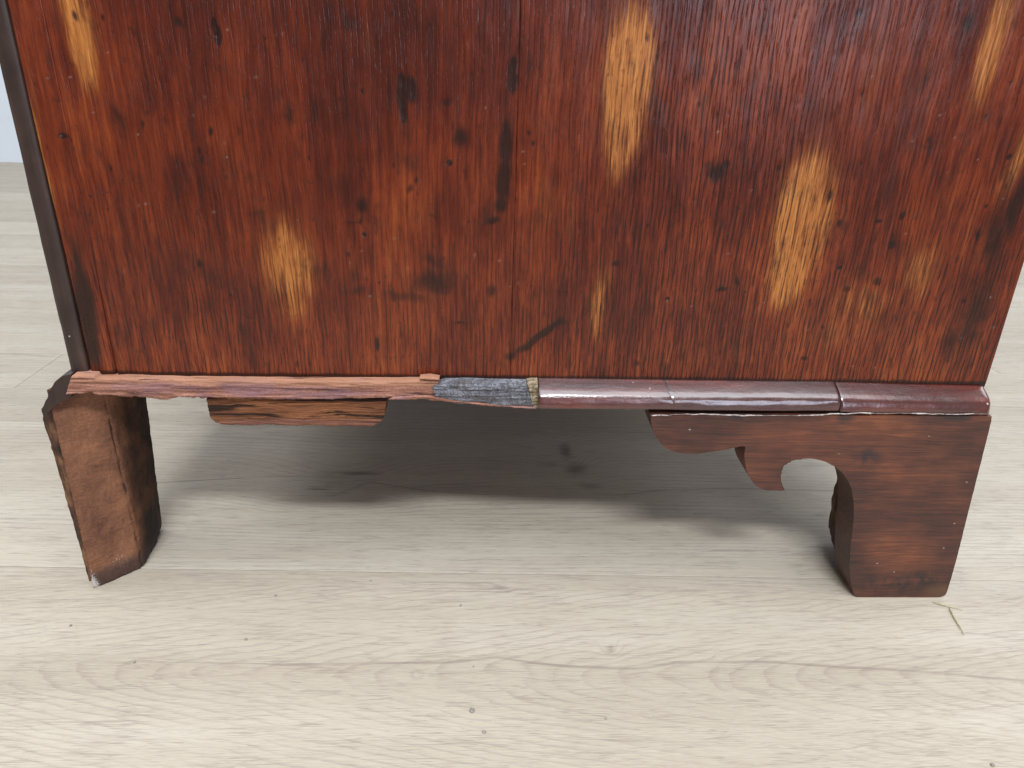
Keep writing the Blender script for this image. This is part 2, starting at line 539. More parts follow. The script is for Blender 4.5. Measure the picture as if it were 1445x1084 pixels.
def mat_foot():
    M = Mat('bracket_foot_wood')
    o = M.obj()
    w = M.vadd(o, M.vscale(M.noise(M.map(o, (10, 20, 20)), 1, 2, color=True), (0, 0, 0.008)))
    st = M.noise(M.map(w, (20, 200, 420)), 1, 4, 0.6)
    fn = M.noise(M.map(w, (60, 300, 1300)), 1, 3, 0.6)
    bl = M.noise(M.map(o, (22, 30, 34)), 1, 3, 0.6)
    t = M.ma('ADD', M.ma('MULTIPLY', st, 0.30), M.ma('MULTIPLY', fn, 0.25))
    t = M.ma('ADD', t, M.ma('MULTIPLY', bl, 0.45))
    YF = -0.0145

    def at(u, v):
        return onY(u, v, YF)
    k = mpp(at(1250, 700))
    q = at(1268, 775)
    warm_patch = M.ell(q.x, q.z, 62 * k, 42 * k, 0.9)  # orange patch in the wood's own colour
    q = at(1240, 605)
    warm_patch2 = M.ell(q.x, q.z, 110 * k, 34 * k, 0.9)
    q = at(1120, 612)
    warm_patch3 = M.ell(q.x, q.z, 130 * k, 26 * k, 0.9)
    t = M.ma('ADD', t, M.ma('MULTIPLY', warm_patch, 0.11))
    t = M.ma('ADD', t, M.ma('MULTIPLY', M.ma('MAXIMUM', warm_patch2, warm_patch3), 0.10))
    c = M.ramp(t, [(0.34, (0.024, 0.0105, 0.0085)), (0.48, (0.062, 0.022, 0.0150)), (0.60, (0.120, 0.038, 0.020)),
                   (0.74, (0.23, 0.075, 0.030))])
    ln = M.ss(M.noise(M.map(w, (34, 200, 900), loc=(2, 0, 3)), 1, 2, 0.6), 0.60, 0.70)
    c = M.mix(M.ma('MULTIPLY', ln, 0.40), c, (0.016, 0.008, 0.008))
    sm = M.noise(M.map(o, (150, 150, 60)), 1, 3, 0.65)
    q = at(1275, 822)
    smu = M.ma('MULTIPLY', M.ell(q.x, q.z, 85 * k, 26 * k, 0.9), M.ss(sm, 0.42, 0.6))
    c = M.mix(M.ma('MULTIPLY', smu, 0.8), c, (0.014, 0.012, 0.012))
    for (u, v, ru, rv) in ((1193, 590, 14, 8), (1350, 590, 30, 6), (1042, 589, 20, 5), (1225, 645, 20, 16)):
        q = at(u, v)
        e = M.ma('MULTIPLY', M.ell(q.x, q.z, ru * k, rv * k, 0.8), M.ss(sm, 0.36, 0.52))
        c = M.mix(M.ma('MULTIPLY', e, 0.8), c, (0.018, 0.015, 0.017))
    q = at(1325, 835)
    c = M.mix(M.ma('MULTIPLY', M.ell(q.x, q.z, 26 * k, 14 * k, 0.8), 0.5), c, (0.12, 0.065, 0.03))
    sp = M.ma('MULTIPLY', M.ss(M.vor(M.map(o, (1, 1, 1.5)), 110), 0.10, 0.055), M.ss(M.noise(o, 75, 1), 0.58, 0.64))
    c = M.mix(M.ma('MULTIPLY', sp, 0.5), c, (0.5, 0.42, 0.34))
    n = M.bump(bl, 0.25, 0.003)
    n = M.bump(M.ma('SUBTRACT', fn, ln), 0.4, 0.0005, n)
    return M.done(c, M.ma('ADD', 0.40, M.ma('MULTIPLY', bl, 0.18)), n, 0.45)


def mat_block_dark():
    M = Mat('dark_support_block')
    o = M.obj()
    st = M.noise(M.map(o, (260, 120, 40), rot=(0, R(8), 0)), 1, 4, 0.65)
    bl = M.noise(o, 60, 3, 0.6)
    c = M.ramp(M.ma('ADD', M.ma('MULTIPLY', st, 0.5), M.ma('MULTIPLY', bl, 0.5)),
               [(0.36, (0.014, 0.008, 0.006)), (0.5, (0.070, 0.032, 0.018)), (0.62, (0.22, 0.11, 0.052))])
    return M.done(c, 0.6, M.bump(M.ma('ADD', st, bl), 0.5, 0.0012), 0.35)


def mat_filler():
    M = Mat('pale_filler')
    o = M.obj()
    a = M.noise(o, 500, 3)
    c = M.ramp(a, [(0.35, (0.16, 0.13, 0.12)), (0.6, (0.46, 0.41, 0.39))])
    return M.done(c, 0.6, M.bump(a, 0.6, 0.0006), 0.4)


def mat_floor():
    M = Mat('pale_oak_laminate')
    o = M.obj()
    tone, ring, crk, knot, seed = M.attr('tone'), M.attr('ring'), M.attr('crk'), M.attr('knot'), M.attr('seed')
    sv = M.node('ShaderNodeCombineXYZ')
    M.put(sv.inputs[0], seed)
    M.put(sv.inputs[1], M.ma('MULTIPLY', seed, 0.37))
    p = M.vadd(o, sv.outputs[0])
    wv = M.noise(M.map(p, (4.5, 9, 1)), 1, 2, color=True)
    pw = M.vadd(p, M.vscale(wv, (0, 0.010, 0)))
    # short dark pores lying along the plank
    po = M.noise(M.map(pw, (30, 950, 1)), 1, 3, 0.62)
    po2 = M.noise(M.map(pw, (95, 1300, 1), loc=(4, 2, 0)), 1, 2, 0.6)
    dens = M.noise(M.map(pw, (5, 34, 1), loc=(1, 7, 0)), 1, 3)
    lines = M.ss(M.ma('ADD', po, M.ma('MULTIPLY', M.ma('SUBTRACT', dens, 0.5), 0.22)), 0.560, 0.63)
    lines2 = M.ss(po2, 0.52, 0.64)
    rd = M.noise(M.map(pw, (11, 300, 1), loc=(9, 3, 0)), 1, 2, 0.5)
    rd = M.ss(M.ma('ABSOLUTE', M.ma('SUBTRACT', rd, 0.5)), 0.026, 0.006)
    rd2 = M.noise(M.map(pw, (24, 520, 1), loc=(2, 8, 0)), 1, 2, 0.5)
    rd2 = M.ss(M.ma('ABSOLUTE', M.ma('SUBTRACT', rd2, 0.47)), 0.030, 0.006)
    gate = M.ss(M.noise(M.map(pw, (30, 160, 1), loc=(6, 1, 0)), 1, 3, 0.6), 0.44, 0.60)
    rd = M.ma('MULTIPLY', M.ma('MAXIMUM', rd, rd2), M.ma('ADD', 0.12, M.ma('MULTIPLY', gate, 0.88)))
    # year rings
    rn = M.ma('ADD', ring, M.ma('MULTIPLY', M.noise(M.map(p, (26, 110, 1)), 1, 2), 0.30))
    rn = M.ma('ADD', rn, M.ma('MULTIPLY', M.noise(M.map(p, (90, 900, 1)), 1, 2), 0.22))
    fr = M.ma('FRACT', rn)
    late = M.ma('MULTIPLY', M.ma('POWER', M.ss(fr, 0.35, 0.96), 3.0), M.ss(fr, 1.0, 0.96))
    rl = M.ma('MULTIPLY', late, M.ss(dens, 0.38, 0.62, 0.25, 1.0))
    big = M.noise(M.map(pw, (3.2, 26, 1)), 1, 3)
    c = M.ramp(M.ma('ADD', M.ma('MULTIPLY', big, 0.75), M.ma('MULTIPLY', tone, 0.25)),
               [(0.30, (0.466, 0.408, 0.326)), (0.48, (0.522, 0.468, 0.382)), (0.64, (0.572, 0.526, 0.442))])
    c = M.mix(M.ma('MULTIPLY', rl, 0.48), c, (0.315, 0.260, 0.230))
    c = M.mix(M.ma('MULTIPLY', lines, 0.22), c, (0.34, 0.285, 0.240))
    c = M.mix(M.ma('MULTIPLY', lines2, 0.16), c, (0.33, 0.27, 0.22))
    c = M.mix(M.ma('MULTIPLY', M.ss(po2, 0.46, 0.34), 0.18), c, (0.70, 0.66, 0.60))
    c = M.mix(M.ma('MULTIPLY', rd, 0.44), c, (0.275, 0.225, 0.190))
    kk = M.ss(M.ma('ADD', knot, M.ma('MULTIPLY', M.ma('SUBTRACT', po, 0.5), M.ss(knot, 0, 0.2))), 0.15, 0.95)
    c = M.mix(M.ma('MULTIPLY', kk, 0.85), c, (0.13, 0.092, 0.072))
    cw = M.ma('ADD', M.ma('ABSOLUTE', crk), M.ma('MULTIPLY', M.ma('SUBTRACT', M.noise(M.map(p, (60, 300, 1)), 1, 2), 0.5), 1.6))
    cf = M.ma('MULTIPLY', M.ss(cw, 1.8, 0.1), M.ss(M.noise(M.map(p, (22, 60, 1), loc=(5, 0, 0)), 1, 3), 0.30, 0.58, 0.35, 1.0))
    c = M.mix(M.ma('MULTIPLY', cf, 0.55), c, (0.24, 0.185, 0.165))
    c = M.mix(1.0, c, M.ramp(tone, [(0.0, (0.78, 0.765, 0.755)), (1.0, (1.04, 1.035, 1.03))]), 'MULTIPLY')
    hgt = M.ma('ADD', M.ma('ADD', rd, M.ma('MULTIPLY', lines2, 0.4)), cf)
    n = M.bump(M.ma('MULTIPLY', hgt, -1.0), 0.35, 0.0004)
    return M.done(c, M.ma('ADD', 0.40, M.ma('ADD', M.ma('MULTIPLY', po2, 0.14), M.ma('MULTIPLY', M.noise(o, 9, 3), 0.14))), n, 0.4)


def mat_plain(name, col, rough=0.7, var=0.15, scale=60):
    M = Mat(name)
    a = M.noise(M.obj(), scale, 3)
    lo = tuple(x * (1 - var) for x in col)
    hi = tuple(min(1, x * (1 + var)) for x in col)
    return M.done(M.ramp(a, [(0.3, lo), (0.7, hi)]), rough, M.bump(a, 0.2, 0.0005), 0.4)


m_panel = mat_panel()
m_frame = mat_dark_frame()
m_mould = mat_moulding()
m_core = mat_core()
m_split = mat_split_block()
m_glue = mat_glue()
m_yellow = mat_yellow()
m_lblock = mat_left_block()
m_foot = mat_foot()
m_block = mat_block_dark()
m_filler = mat_filler()
m_floor = mat_floor()
m_gap = mat_plain('joint_dirt', (0.10, 0.085, 0.07), 0.9)
m_wall = mat_plain('cool_white_paint', (0.66, 0.72, 0.80), 0.8, 0.03, 8)
m_carcass = mat_plain('carcass_wood', (0.10, 0.040, 0.024), 0.6, 0.4, 30)
m_crumb = mat_plain('grey_crumb', (0.26, 0.23, 0.20), 0.8, 0.3, 900)
m_straw = mat_plain('dry_straw', (0.42, 0.36, 0.20), 0.6, 0.25, 500)

# ------------------------------------------------------------------ floor: planks running along X, turned 1.1 degrees
FR = R(-1.1)
ca, sa = math.cos(FR), math.sin(FR)


def to_floor(p):                        # world -> plank coordinates
    return np.array([p[0] * ca + p[1] * sa, -p[0] * sa + p[1] * ca])


floor = mesh_obj('floor', [(-6, -4, -0.008), (6, -4, -0.008), (6, 5, -0.008), (-6, 5, -0.008)], [(0, 1, 2, 3)], m_gap)
tag(floor, 'pale oak effect laminate floor under and around the chest', kind='structure')


def seam(pts):
    return float(np.mean([to_floor(onZ(u, v))[1] for u, v in pts]))


sD = seam([(480, 805), (1100, 815), (1380, 820)])
sC = seam([(295, 598), (580, 604), (884, 612)])
sB4 = seam([(50, 548)])
sB3 = seam([(40, 499)])
sB = seam([(80, 464), (1428, 507)])
sA = seam([(80, 430), (1428, 468)])
w0 = sC - sD
rows = [sD - 4 * w0, sD - 3 * w0, sD - 2 * w0, sD - w0, sD, sC, sB4, sB3, sB, sA]
while rows[-1] < 2.5:
    rows.append(rows[-1] + 0.105)
joint = to_floor(onZ(48, 528))[0]

KNOTS = []     # (x, y, rx, ry, ring amplitude, darkness)
for (u, v, ru, rv, amp, dk) in ((475, 678, 60, 24, 6.5, 0.50), (500, 668, 40, 4, 0, 0.85), (450, 690, 26, 3, 0, 0.7), (798, 636, 12, 16, 2.5, 0.75), (812, 662, 22, 12, 3.0, 0.7), (832, 686, 26, 7, 1.0, 0.55), (778, 655, 22, 6, 1.0, 0.5),
                                (861, 916, 9, 7, 2.0, 0.6), (380, 880, 22, 11, 1.2, 0.28), (1400, 852, 50, 26, 2.0, 0.12),
                                (345, 664, 40, 6, 0.8, 0.25), (700, 960, 60, 14, 1.0, 0.08), (640, 685, 60, 10, 1.5, 0.4),
                                (1130, 860, 26, 12, 1.0, 0.08), (590, 953, 8, 5, 1.0, 0.25), (900, 690, 60, 8, 1.0, 0.25)):
    g = onZ(u, v)
    q = to_floor(g)
    k = mpp(g)
    sy = k / math.sin(math.atan2(CAM.z - g.z, math.hypot(g.x - CAM.x, g.y - CAM.y)))
    KNOTS.append((q[0], q[1], ru * k, rv * sy, amp, dk))
CRACKS = []
for pts in ([(400, 938), (520, 936), (640, 934), (700, 927), (745, 934), (800, 940), (900, 944), (960, 934), (1090, 934), (1180, 941), (1250, 944), (1340, 951), (1400, 957), (1500, 964)],
            [(880, 698), (930, 692), (1000, 690), (1060, 690), (1130, 692), (1180, 693)],
            [(0, 499), (30, 500), (75, 504)],
            [(215, 682), (300, 677), (390, 672)],
            [(688, 822), (706, 827)], [(702, 828), (724, 832)], [(716, 835), (748, 838)], [(470, 700), (520, 680), (600, 692)]):
    CRACKS.append(np.array([to_floor(onZ(u, v)) for u, v in pts]))
AX = to_floor(onZ(150, 948))[1]
DX = (to_floor(onZ(20, 948))[0], to_floor(onZ(560, 948))[0], to_floor(onZ(960, 955))[0])


def make_plank(x0, x1, y0, y1, near, k):
    g = 0.00022
    dx, dy = (0.004, 0.003) if near else (0.03, 0.02)
    nx = max(2, int((x1 - x0) / dx)); ny = max(2, int((y1 - y0) / dy))
    xs = np.linspace(x0 + g, x1 - g, nx)
    ys = np.linspace(y0 + g, y1 - g, ny)
    # rounded long edges
    xs = np.concatenate([[xs[0], xs[0]], xs[0:1] + 0.0005, xs[1:-1], xs[-1:] - 0.0005, [xs[-1], xs[-1]]])
    ys = np.concatenate([[ys[0], ys[0]], ys[0:1] + 0.0005, ys[1:-1], ys[-1:] - 0.0005, [ys[-1], ys[-1]]])
    X, Y = np.meshgrid(xs, ys, indexing='ij')
    Z = np.zeros_like(X)
    Z[1, :] = -0.00012; Z[-2, :] = -0.00012; Z[:, 1] = -0.00012; Z[:, -2] = -0.00012
    Z[0, :] = -0.0075; Z[-1, :] = -0.0075; Z[:, 0] = -0.0075; Z[:, -1] = -0.0075
    seedv = (k * 3.713) % 40
    ring = Y / 0.0052 + 2.2 * fbm(X * 2.2, Y * 14, 5 + k) + 0.4 * fbm(X * 8, Y * 50, 9 + k)
    knot = np.zeros_like(X)
    crk = np.full_like(X, 60.0)
    if near:
        for (ax0, amp) in ((DX[0], 1.0), (DX[1], 0.8), (DX[2], 0.8)):
            pass
        if y1 <= sD + 1e-6:
            yy = Y - AX
            cath = (np.sqrt(0.016 ** 2 + yy ** 2) - 0.20 * np.abs(((X - DX[0]) % 0.42))) / 0.0048
            cath = cath + 0.8 * fbm(X * 9, Y * 40, 31) + 0.35 * fbm(X * 40, Y * 110, 33)
            w = np.exp(-(yy / 0.055) ** 2)
            ring = np.where(w > 0.12, cath, ring * 1.0 + 0.0)
        for (kx, ky, rx, ry, amp, dk) in KNOTS:
            e = ((X - kx) / rx) ** 2 + ((Y - ky) / ry) ** 2
            ring = ring + amp * np.exp(-e * 0.35)
            ea = e * (1 + 0.5 * fbm(X * 120, Y * 200, 41))
            knot = np.maximum(knot, dk * np.exp(-ea * 1.1))
        for c in CRACKS:
            xr = X
            yc = np.interp(xr, c[:, 0], c[:, 1])
            out = np.maximum(0, np.maximum(c[0, 0] - xr, xr - c[-1, 0]))
            d = (Y - yc) * 1000
            d = np.sign(d + 1e-9) * (np.abs(d) + out * 120)
            crk = np.where(np.abs(d) < np.abs(crk), d, crk)
    P = np.stack([X * ca - Y * sa, X * sa + Y * ca, Z], -1)
    tone = np.full_like(X, 0.45 + 0.35 * random.random())
    if abs(y0 - sC) < 1e-6: tone[:] = 0.45
    if abs(y0 - sD) < 1e-6: tone[:] = 0.56
    if y1 <= sD + 1e-6: tone[:] = 0.30  # near planks darkened to offset the stronger light there
    ob = grid_mesh('plank', P, m_floor, floor,
                   dict(tone=tone, ring=ring, knot=knot, crk=crk, seed=np.full_like(X, seedv)), False)
    return ob


kk = 0
for i in range(len(rows) - 1):
    y0, y1 = rows[i], rows[i + 1]
    near = y1 <= sB3 + 1e-6 and i >= 3
    if near:
        cuts = [-4.2, -2.4, -1.0, 0.95, 2.4, 4.2]
        if abs(y0 - sB4) < 1e-6:
            cuts = [-4.2, -2.0, joint, 1.1, 2.4, 4.2]
    else:
        off = random.uniform(0, 1.3)
        cuts = [-4.2] + [x for x in (-3.6 + off, -2.3 + off, -1.0 + off, 0.3 + off, 1.6 + off, 2.9 + off) if x < 4.0] + [4.2]
    for a, b in zip(cuts[:-1], cuts[1:]):
        kk += 1
        make_plank(a, b, y0, y1, near and b > -0.9 and a < 0.9, kk)

WY = onZ(10, 229).y
wall = bpy.data.objects.new('wall', bpy.data.meshes.new('wall'))
bm = bmesh.new()
bm_box(bm, (-5.5, WY, -0.02), (5.5, WY + 0.12, 2.6))
bm.to_mesh(wall.data); bm.free()
wall.data.materials.append(m_wall)
link(wall)
tag(wall, 'cool white painted wall far behind the chest at left', kind='structure')

# ------------------------------------------------------------------ the chest
W = 0.86                                   # from this side to the far one
TOPZ = 0.92
chest = empty('chest_of_drawers', (0, W / 2, 0))
chest.location = (0, 0, 0)
tag(chest, 'old reddish brown oak chest on bracket feet with worn side and broken base moulding', 'chest')

xl = onY(97.8, 522.5, 0).x                 # outer front corner
xg = onY(126.0, 526.0, 0).x                # groove beside the front frame
xc = onY(166.5, 528.0, 0).x                # crack beside the narrow strip
xj = onY(727.0, 270.0, 0).x                # joint of the two boards
xr = onY(1390.5, 543.5, 0).x               # back corner
xm0_ = onY(759, 540, 0).x
zb = onY(700, 533.5, 0).z                  # where the side meets the moulding
ZB = zb - 0.0035

MARKS_WORN = [(113, 45, 17, 62, .95), (100, 10, 20, 50, .6), (886, 95, 28, 66, 1.1), (882, 145, 25, 70, .95), (875, 205, 15, 50, .75), (915, 105, 13, 50, .5), (62, 235, 3.5, 120, .6), (45, 120, 4, 60, .35),
              (1132, 300, 30, 68, 1.15), (1112, 385, 22, 42, 1.05), (1150, 330, 14, 60, .7),
              (408, 375, 30, 55, .80), (415, 425, 20, 30, .65), (400, 320, 22, 30, .4), (845, 430, 11, 52, .62), (858, 400, 10, 30, .4),
              (1397, 75, 15, 60, .85), (1412, 20, 16, 40, .7), (1298, 385, 24, 42, .55), (1215, 425, 55, 34, .42), (1180, 460, 60, 45, .36),
              (1240, 470, 70, 40, .25), (1436, 225, 8, 45, .7), (1412, 270, 12, 32, .4), (600, 295, 14, 45, .32), (772, 285, 16, 42, .36),
              (1230, 110, 14, 60, .32), (1275, 120, 12, 60, .25), (940, 500, 80, 30, .25), (560, 330, 20, 40, .2), (270, 60, 18, 40, .2),
              (805, 300, 8, 40, .35), (320, 230, 12, 70, .22), (520, 60, 12, 60, .2), (1040, 490, 60, 30, .25)]
MARKS_DARK = [(303, 40, 3.0, 7, 2.2), (307, 54, 3.5, 10, 2.4), (566, 118, 3.8, 10, 2.2), (566.5, 140, 4.5, 14, 2.4), (568, 163, 3, 8, 2.2), (578, 124, 9, 17, 1.0),
              (715, 205, 9, 36, 1.0), (714, 255, 11, 34, 1.0), (710, 290, 9, 14, .9), (699, 310, 10, 6, .7), (724, 92, 7, 14, 1.0), (725, 115, 7, 16, 1.0),
              (630, 142, 10, 7, .6), (655, 195, 15, 18, .65), (580, 265, 7, 7, .6), (510, 292, 11, 14, .7), (495, 310, 18, 5, .5),
              (605, 395, 36, 24, .62), (580, 418, 50, 12, .45), (612, 368, 28, 14, .45), (500, 410, 40, 8, .35), (694, 405, 10, 12, .6), (1010, 245, 17, 12, .8), (1024, 236, 7, 9, .8), (1000, 235, 12, 9, .5),
              (532, 487, 3.5, 12, .95), (650, 457, 14, 3, .6), (1020, 408, 9, 3.5, .9), (868, 373, 6, 5, .7),
              (1135, 508, 5, 3.5, .9), (1275, 302, 5, 6, .9), (1238, 315, 6, 3.5, .8), (1171, 275, 5, 12, .8), (1259, 342, 6, 7, .6),
              (1380, 335, 4, 11, .8), (1361, 426, 5, 5, .8), (1423, 225, 4, 4, .9), (1213, 15, 4, 5, .9), (1368, 36, 11, 13, .55), (1160, 462, 3.5, 5, .7), (1272, 428, 3.5, 6, .6),
              (252, 28, 9, 9, .6), (296, 186, 4.5, 8, .8), (445, 150, 4, 20, .6), (408, 166, 9, 22, .45), (88, 193, 8, 4, .9), (106, 25, 4, 8, .8),
              (104, 370, 9, 70, .45), (122, 420, 12, 70, .75), (112, 350, 10, 40, .4), (200, 255, 24, 45, .35), (170, 175, 18, 65, .35), (170, 290, 26, 35, .3), (232, 165, 8, 12, .5),
              (420, 60, 8, 50, .35), (390, 200, 10, 60, .3), (1380, 430, 26, 120, .55), (1405, 330, 22, 80, .55), (1432, 300, 12, 60, .6), (1350, 480, 30, 60, .4),  # strip along the back edge: patina with shade painted in
              (480, 260, 22, 30, .3), (930, 160, 25, 60, .35), (975, 100, 25, 60, .3), (1070, 330, 14, 60, .3), (1195, 250, 22, 60, .25),
              (640, 265, 30, 60, .2), (460, 395, 20, 30, .35), (260, 430, 40, 40, .25), (764, 474, 50, 6, .95, 31), (785, 463, 26, 6.5, .7, 33), (750, 481, 26, 8, .6, 31), (722, 500, 12, 7, .6, 40), (122, 450, 15, 95, .85), (112, 385, 12, 60, .6),
              (790, 415, 30, 3, .3), (1306, 205, 16, 5, .3), (1040, 90, 6, 14, .5), (1310, 95, 8, 30, .4), (345, 300, 40, 5, .3), (900, 515, 5, 5, .6), (1090, 420, 4, 6, .4), (675, 60, 8, 30, .35), (490, 25, 12, 16, .5)]
HOLES = [(634, 230, 3.6), (1195, 408, 5.5), (1238.5, 397, 7.5), (1185, 378, 2.6), (514, 331, 2.5), (942, 422, 2.6), (305, 50, 2.5)]
LINT = [(25, 124), (86, 192), (99, 109), (67, 110), (152, 75), (273, 163), (195, 190), (320, 222), (361, 109), (321, 42), (206, 288), (302, 299), (510, 354), (575, 378), (670, 360), (705, 368),
        (522, 418), (720, 404), (740, 232), (738, 214), (858, 102), (862, 110), (1013, 186), (1060, 268), (1218, 80), (1230, 108), (1326, 163), (1348, 194), (1380, 225), (1416, 280), (1060, 458),
        (1140, 466), (1078, 427), (1028, 358), (1203, 517), (1234, 519), (1356, 477), (1398, 420), (1402, 462), (1278, 330), (1287, 200), (984, 143), (690, 20), (685, 152), (560, 60), (420, 310), (800, 560)]


def ell_field(X, Z, u, v, ru, rv, ang=0.0):
    c = onY(u, v, 0.0)
    k = mpp(c)
    a, b = X - c.x, Z - c.z
    if ang:
        ct, st = math.cos(R(ang)), math.sin(R(ang))
        a, b = a * ct + b * st, b * ct - a * st
    return (a / (ru * k)) ** 2 + (b / (rv * k)) ** 2


def panel_board(name, x0, x1, seed, slant=None):
    z0, z1 = ZB, 0.395
    st = 0.0008
    nx = max(4, int((x1 - x0) / st)); nz = int((z1 - z0) / st)
    xs = np.linspace(x0, x1, nx)
    zs = np.concatenate([np.linspace(z0, z1, nz), np.linspace(z1, TOPZ, 12)[1:]])
    X, Z = np.meshgrid(xs, zs, indexing='ij')
    D = np.zeros_like(X)
    worn = np.zeros_like(X); dark = np.zeros_like(X); lint = np.zeros_like(X)
    DX_ = X + 0.0015 * fbm(X * 60, Z * 30, 3)
    DZ_ = Z + 0.004 * fbm(X * 90, Z * 20, 4)
    for (u, v, ru, rv, s) in MARKS_WORN:
        e = ell_field(DX_, DZ_, u, v, ru * 1.15, rv * 1.1)
        worn = np.maximum(worn, s * 1.12 * np.exp(-0.62 * e ** 1.15))
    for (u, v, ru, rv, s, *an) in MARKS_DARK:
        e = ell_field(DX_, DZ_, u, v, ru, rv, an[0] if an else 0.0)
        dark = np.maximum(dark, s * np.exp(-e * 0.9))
    for q in range(190):
        u, v = RNG.uniform(40, 1440), RNG.uniform(-20, 525)
        r = RNG.uniform(1.2, 4.0)
        e = ell_field(DX_, DZ_, u, v, r, r * RNG.uniform(0.7, 2.6))
        dark = np.maximum(dark, RNG.uniform(.25, .75) * np.exp(-e))
    for (u, v, r) in HOLES:
        e = ell_field(X, Z, u, v, r, r)
        dark = np.maximum(dark, (2.2 if r < 5 else 0.62) * np.exp(-(e ** 2) * 0.8))
        D += (0.0003 if r < 5 else 0.0001) * np.exp(-e ** 2)
    for (u, v) in LINT:
        e = ell_field(X, Z, u, v, 1.3 + (u * 7 % 5) * 0.25, 0.9 + (u * 3 % 4) * 0.3)
        lint = np.maximum(lint, (0.25 + (u * 11 % 7) * 0.05) * np.exp(-e * 1.6))
    for q in range(14):
        u, v = RNG.uniform(40, 1440), RNG.uniform(-20, 525)
        e = ell_field(X, Z, u, v, RNG.uniform(.8, 2.2), RNG.uniform(.8, 2.0))
        lint = np.maximum(lint, RNG.uniform(.1, .35) * np.exp(-e))
    # pores stand out low down and on the right-hand board
    pore = np.clip((0.30 - Z) / 0.13, 0, 1) * 0.65 + np.clip((X - xj) / 0.12, 0, 1) * 0.35
    pb = onY(990, 140, 0)
    pore = pore + 0.7 * np.exp(-((X - pb.x) / 0.045) ** 2 - ((Z - pb.z) / 0.06) ** 2)
    pore = np.clip(pore + 0.25 * fbm(X * 12, Z * 8, 8), 0.03, 1)
    warm = np.clip((0.26 - Z) / 0.10, -0.4, 1) * 0.7 + 0.55 * fbm(X * 13, Z * 5, 12) + 0.25 * fbm(X * 45, Z * 9, 13)
    # gentle old-board unevenness, rubbed lower edge, crack edges rounded
    D += 0.0009 * fbm(X * 7, Z * 7, seed) + 0.00012 * fbm(X * 220, Z * 14, seed + 3)
    D += 0.00035 * np.clip(dark, 0, 1.5) * 0.6
    edge = np.minimum(X - x0, x1 - X)
    D += (0.0009 * np.clip((0.31 - Z) / 0.07, 0, 1) if name == 'edge_strip' else 0.00004 + 0.0002 * np.clip((Z - 0.24) / 0.1, 0, 1)) * np.exp(-edge / 0.0007)
    D += 0.0012 * np.exp(-(Z - z0) / 0.0015)
    dark = np.maximum(dark, 0.75 * np.exp(-((Z - zb) / 0.0022) ** 2))
    dark = np.maximum(dark, (0.05 + 0.38 * np.clip((Z - 0.24) / 0.1, 0, 1)) * (1 if x0 > xc + 0.01 else 0.5) * np.exp(-edge / 0.0008))
    dark = np.where(X < xc, np.maximum(dark, 0.6 * np.clip((0.31 - Z) / 0.06, 0, 1) * np.exp(-edge / 0.0009)), dark)
    dark = np.where(X < xm0_, np.maximum(dark, 1.4 * np.exp(-((Z - zb + 0.0012) / 0.0016) ** 2)), dark)  # shadow of the gap above the bare strip, painted dark
    P = np.stack([X, D, Z], -1)
    if slant is not None:
        slant(P)
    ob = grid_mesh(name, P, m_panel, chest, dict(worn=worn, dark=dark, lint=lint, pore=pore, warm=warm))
    # thickness behind the face
    sb = 0.018
    bmx = bmesh.new()
    bmx.from_mesh(ob.data)
    be = [e for e in bmx.edges if e.is_boundary]
    ex = bmesh.ops.extrude_edge_only(bmx, edges=be)
    for v in ex['geom']:
        if isinstance(v, bmesh.types.BMVert):
            v.co.y = sb
    bmx.to_mesh(ob.data); bmx.free()
    return ob


def taper_right(P):        # the narrow strip closes on its neighbour higher up
    t = np.clip((P[:, :, 2] - zb) / 0.075, 0, 1)
    f = (P[:, :, 0] - xg) / (xc - xg)
    P[:, :, 0] -= f * (1 - t) * 0.0017 - f * 0.00004


strip = panel_board('edge_strip', xg + 0.0006, xc, 61, taper_right)
b1 = panel_board('side_board', xc + 0.00005, xj - 0.00004, 62)
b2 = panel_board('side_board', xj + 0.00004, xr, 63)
tag(b1, 'left board, reddish brown with dark stains and a bare patch')
tag(b2, 'right board with large bare patches worn through its finish')
tag(strip, 'narrow dark strip beside the front corner')

# front corner post, slightly rounded, with its groove
bm = bmesh.new()
nz = 60
prof = [(xg - 0.0004, 0.018), (xg - 0.0004, 0.0014), (xg - 0.0012, 0.0003), (xg - 0.004, -0.0001), (xl + 0.003, 0.0), (xl + 0.0008, 0.0007), (xl, 0.0026), (xl, 0.030), (xg - 0.0004, 0.030)]
rings = []
for k in range(nz + 1):
    z = ZB + (0.40 - ZB) * k / nz if k < nz else TOPZ
    j = 0.0004 * float(fbm(z * 60, 3.3, 5))
    rings.append([bm.verts.new((x + (j if x < xg - 0.005 else 0), y, z)) for x, y in prof])
for k in range(nz):
    for i in range(len(prof)):
        i2 = (i + 1) % len(prof)
        bm.faces.new((rings[k][i], rings[k][i2], rings[k + 1][i2], rings[k + 1][i]))
bm.faces.new(rings[0]); bm.faces.new(rings[-1])
bm_obj('front_stile', bm, m_frame, chest, True)

# the rest of the case (closed box behind the side)
box('bottom_board', (xl + 0.004, 0.019, ZB - 0.002), (xr - 0.004, W - 0.02, ZB + 0.012), m_carcass, chest)
box('back_panel', (xr - 0.014, 0.019, ZB + 0.013), (xr - 0.001, W - 0.02, TOPZ), m_carcass, chest)
box('far_side_panel', (xl, W - 0.019, ZB), (xr, W, TOPZ), m_carcass, chest)
box('front_panel', (xl, 0.031, ZB + 0.013), (xl + 0.02, W - 0.02, TOPZ), m_frame, chest)
box('top_board', (xl - 0.02, -0.02, TOPZ + 0.001), (xr + 0.015, W + 0.02, TOPZ + 0.022), m_carcass, chest, 0.006)

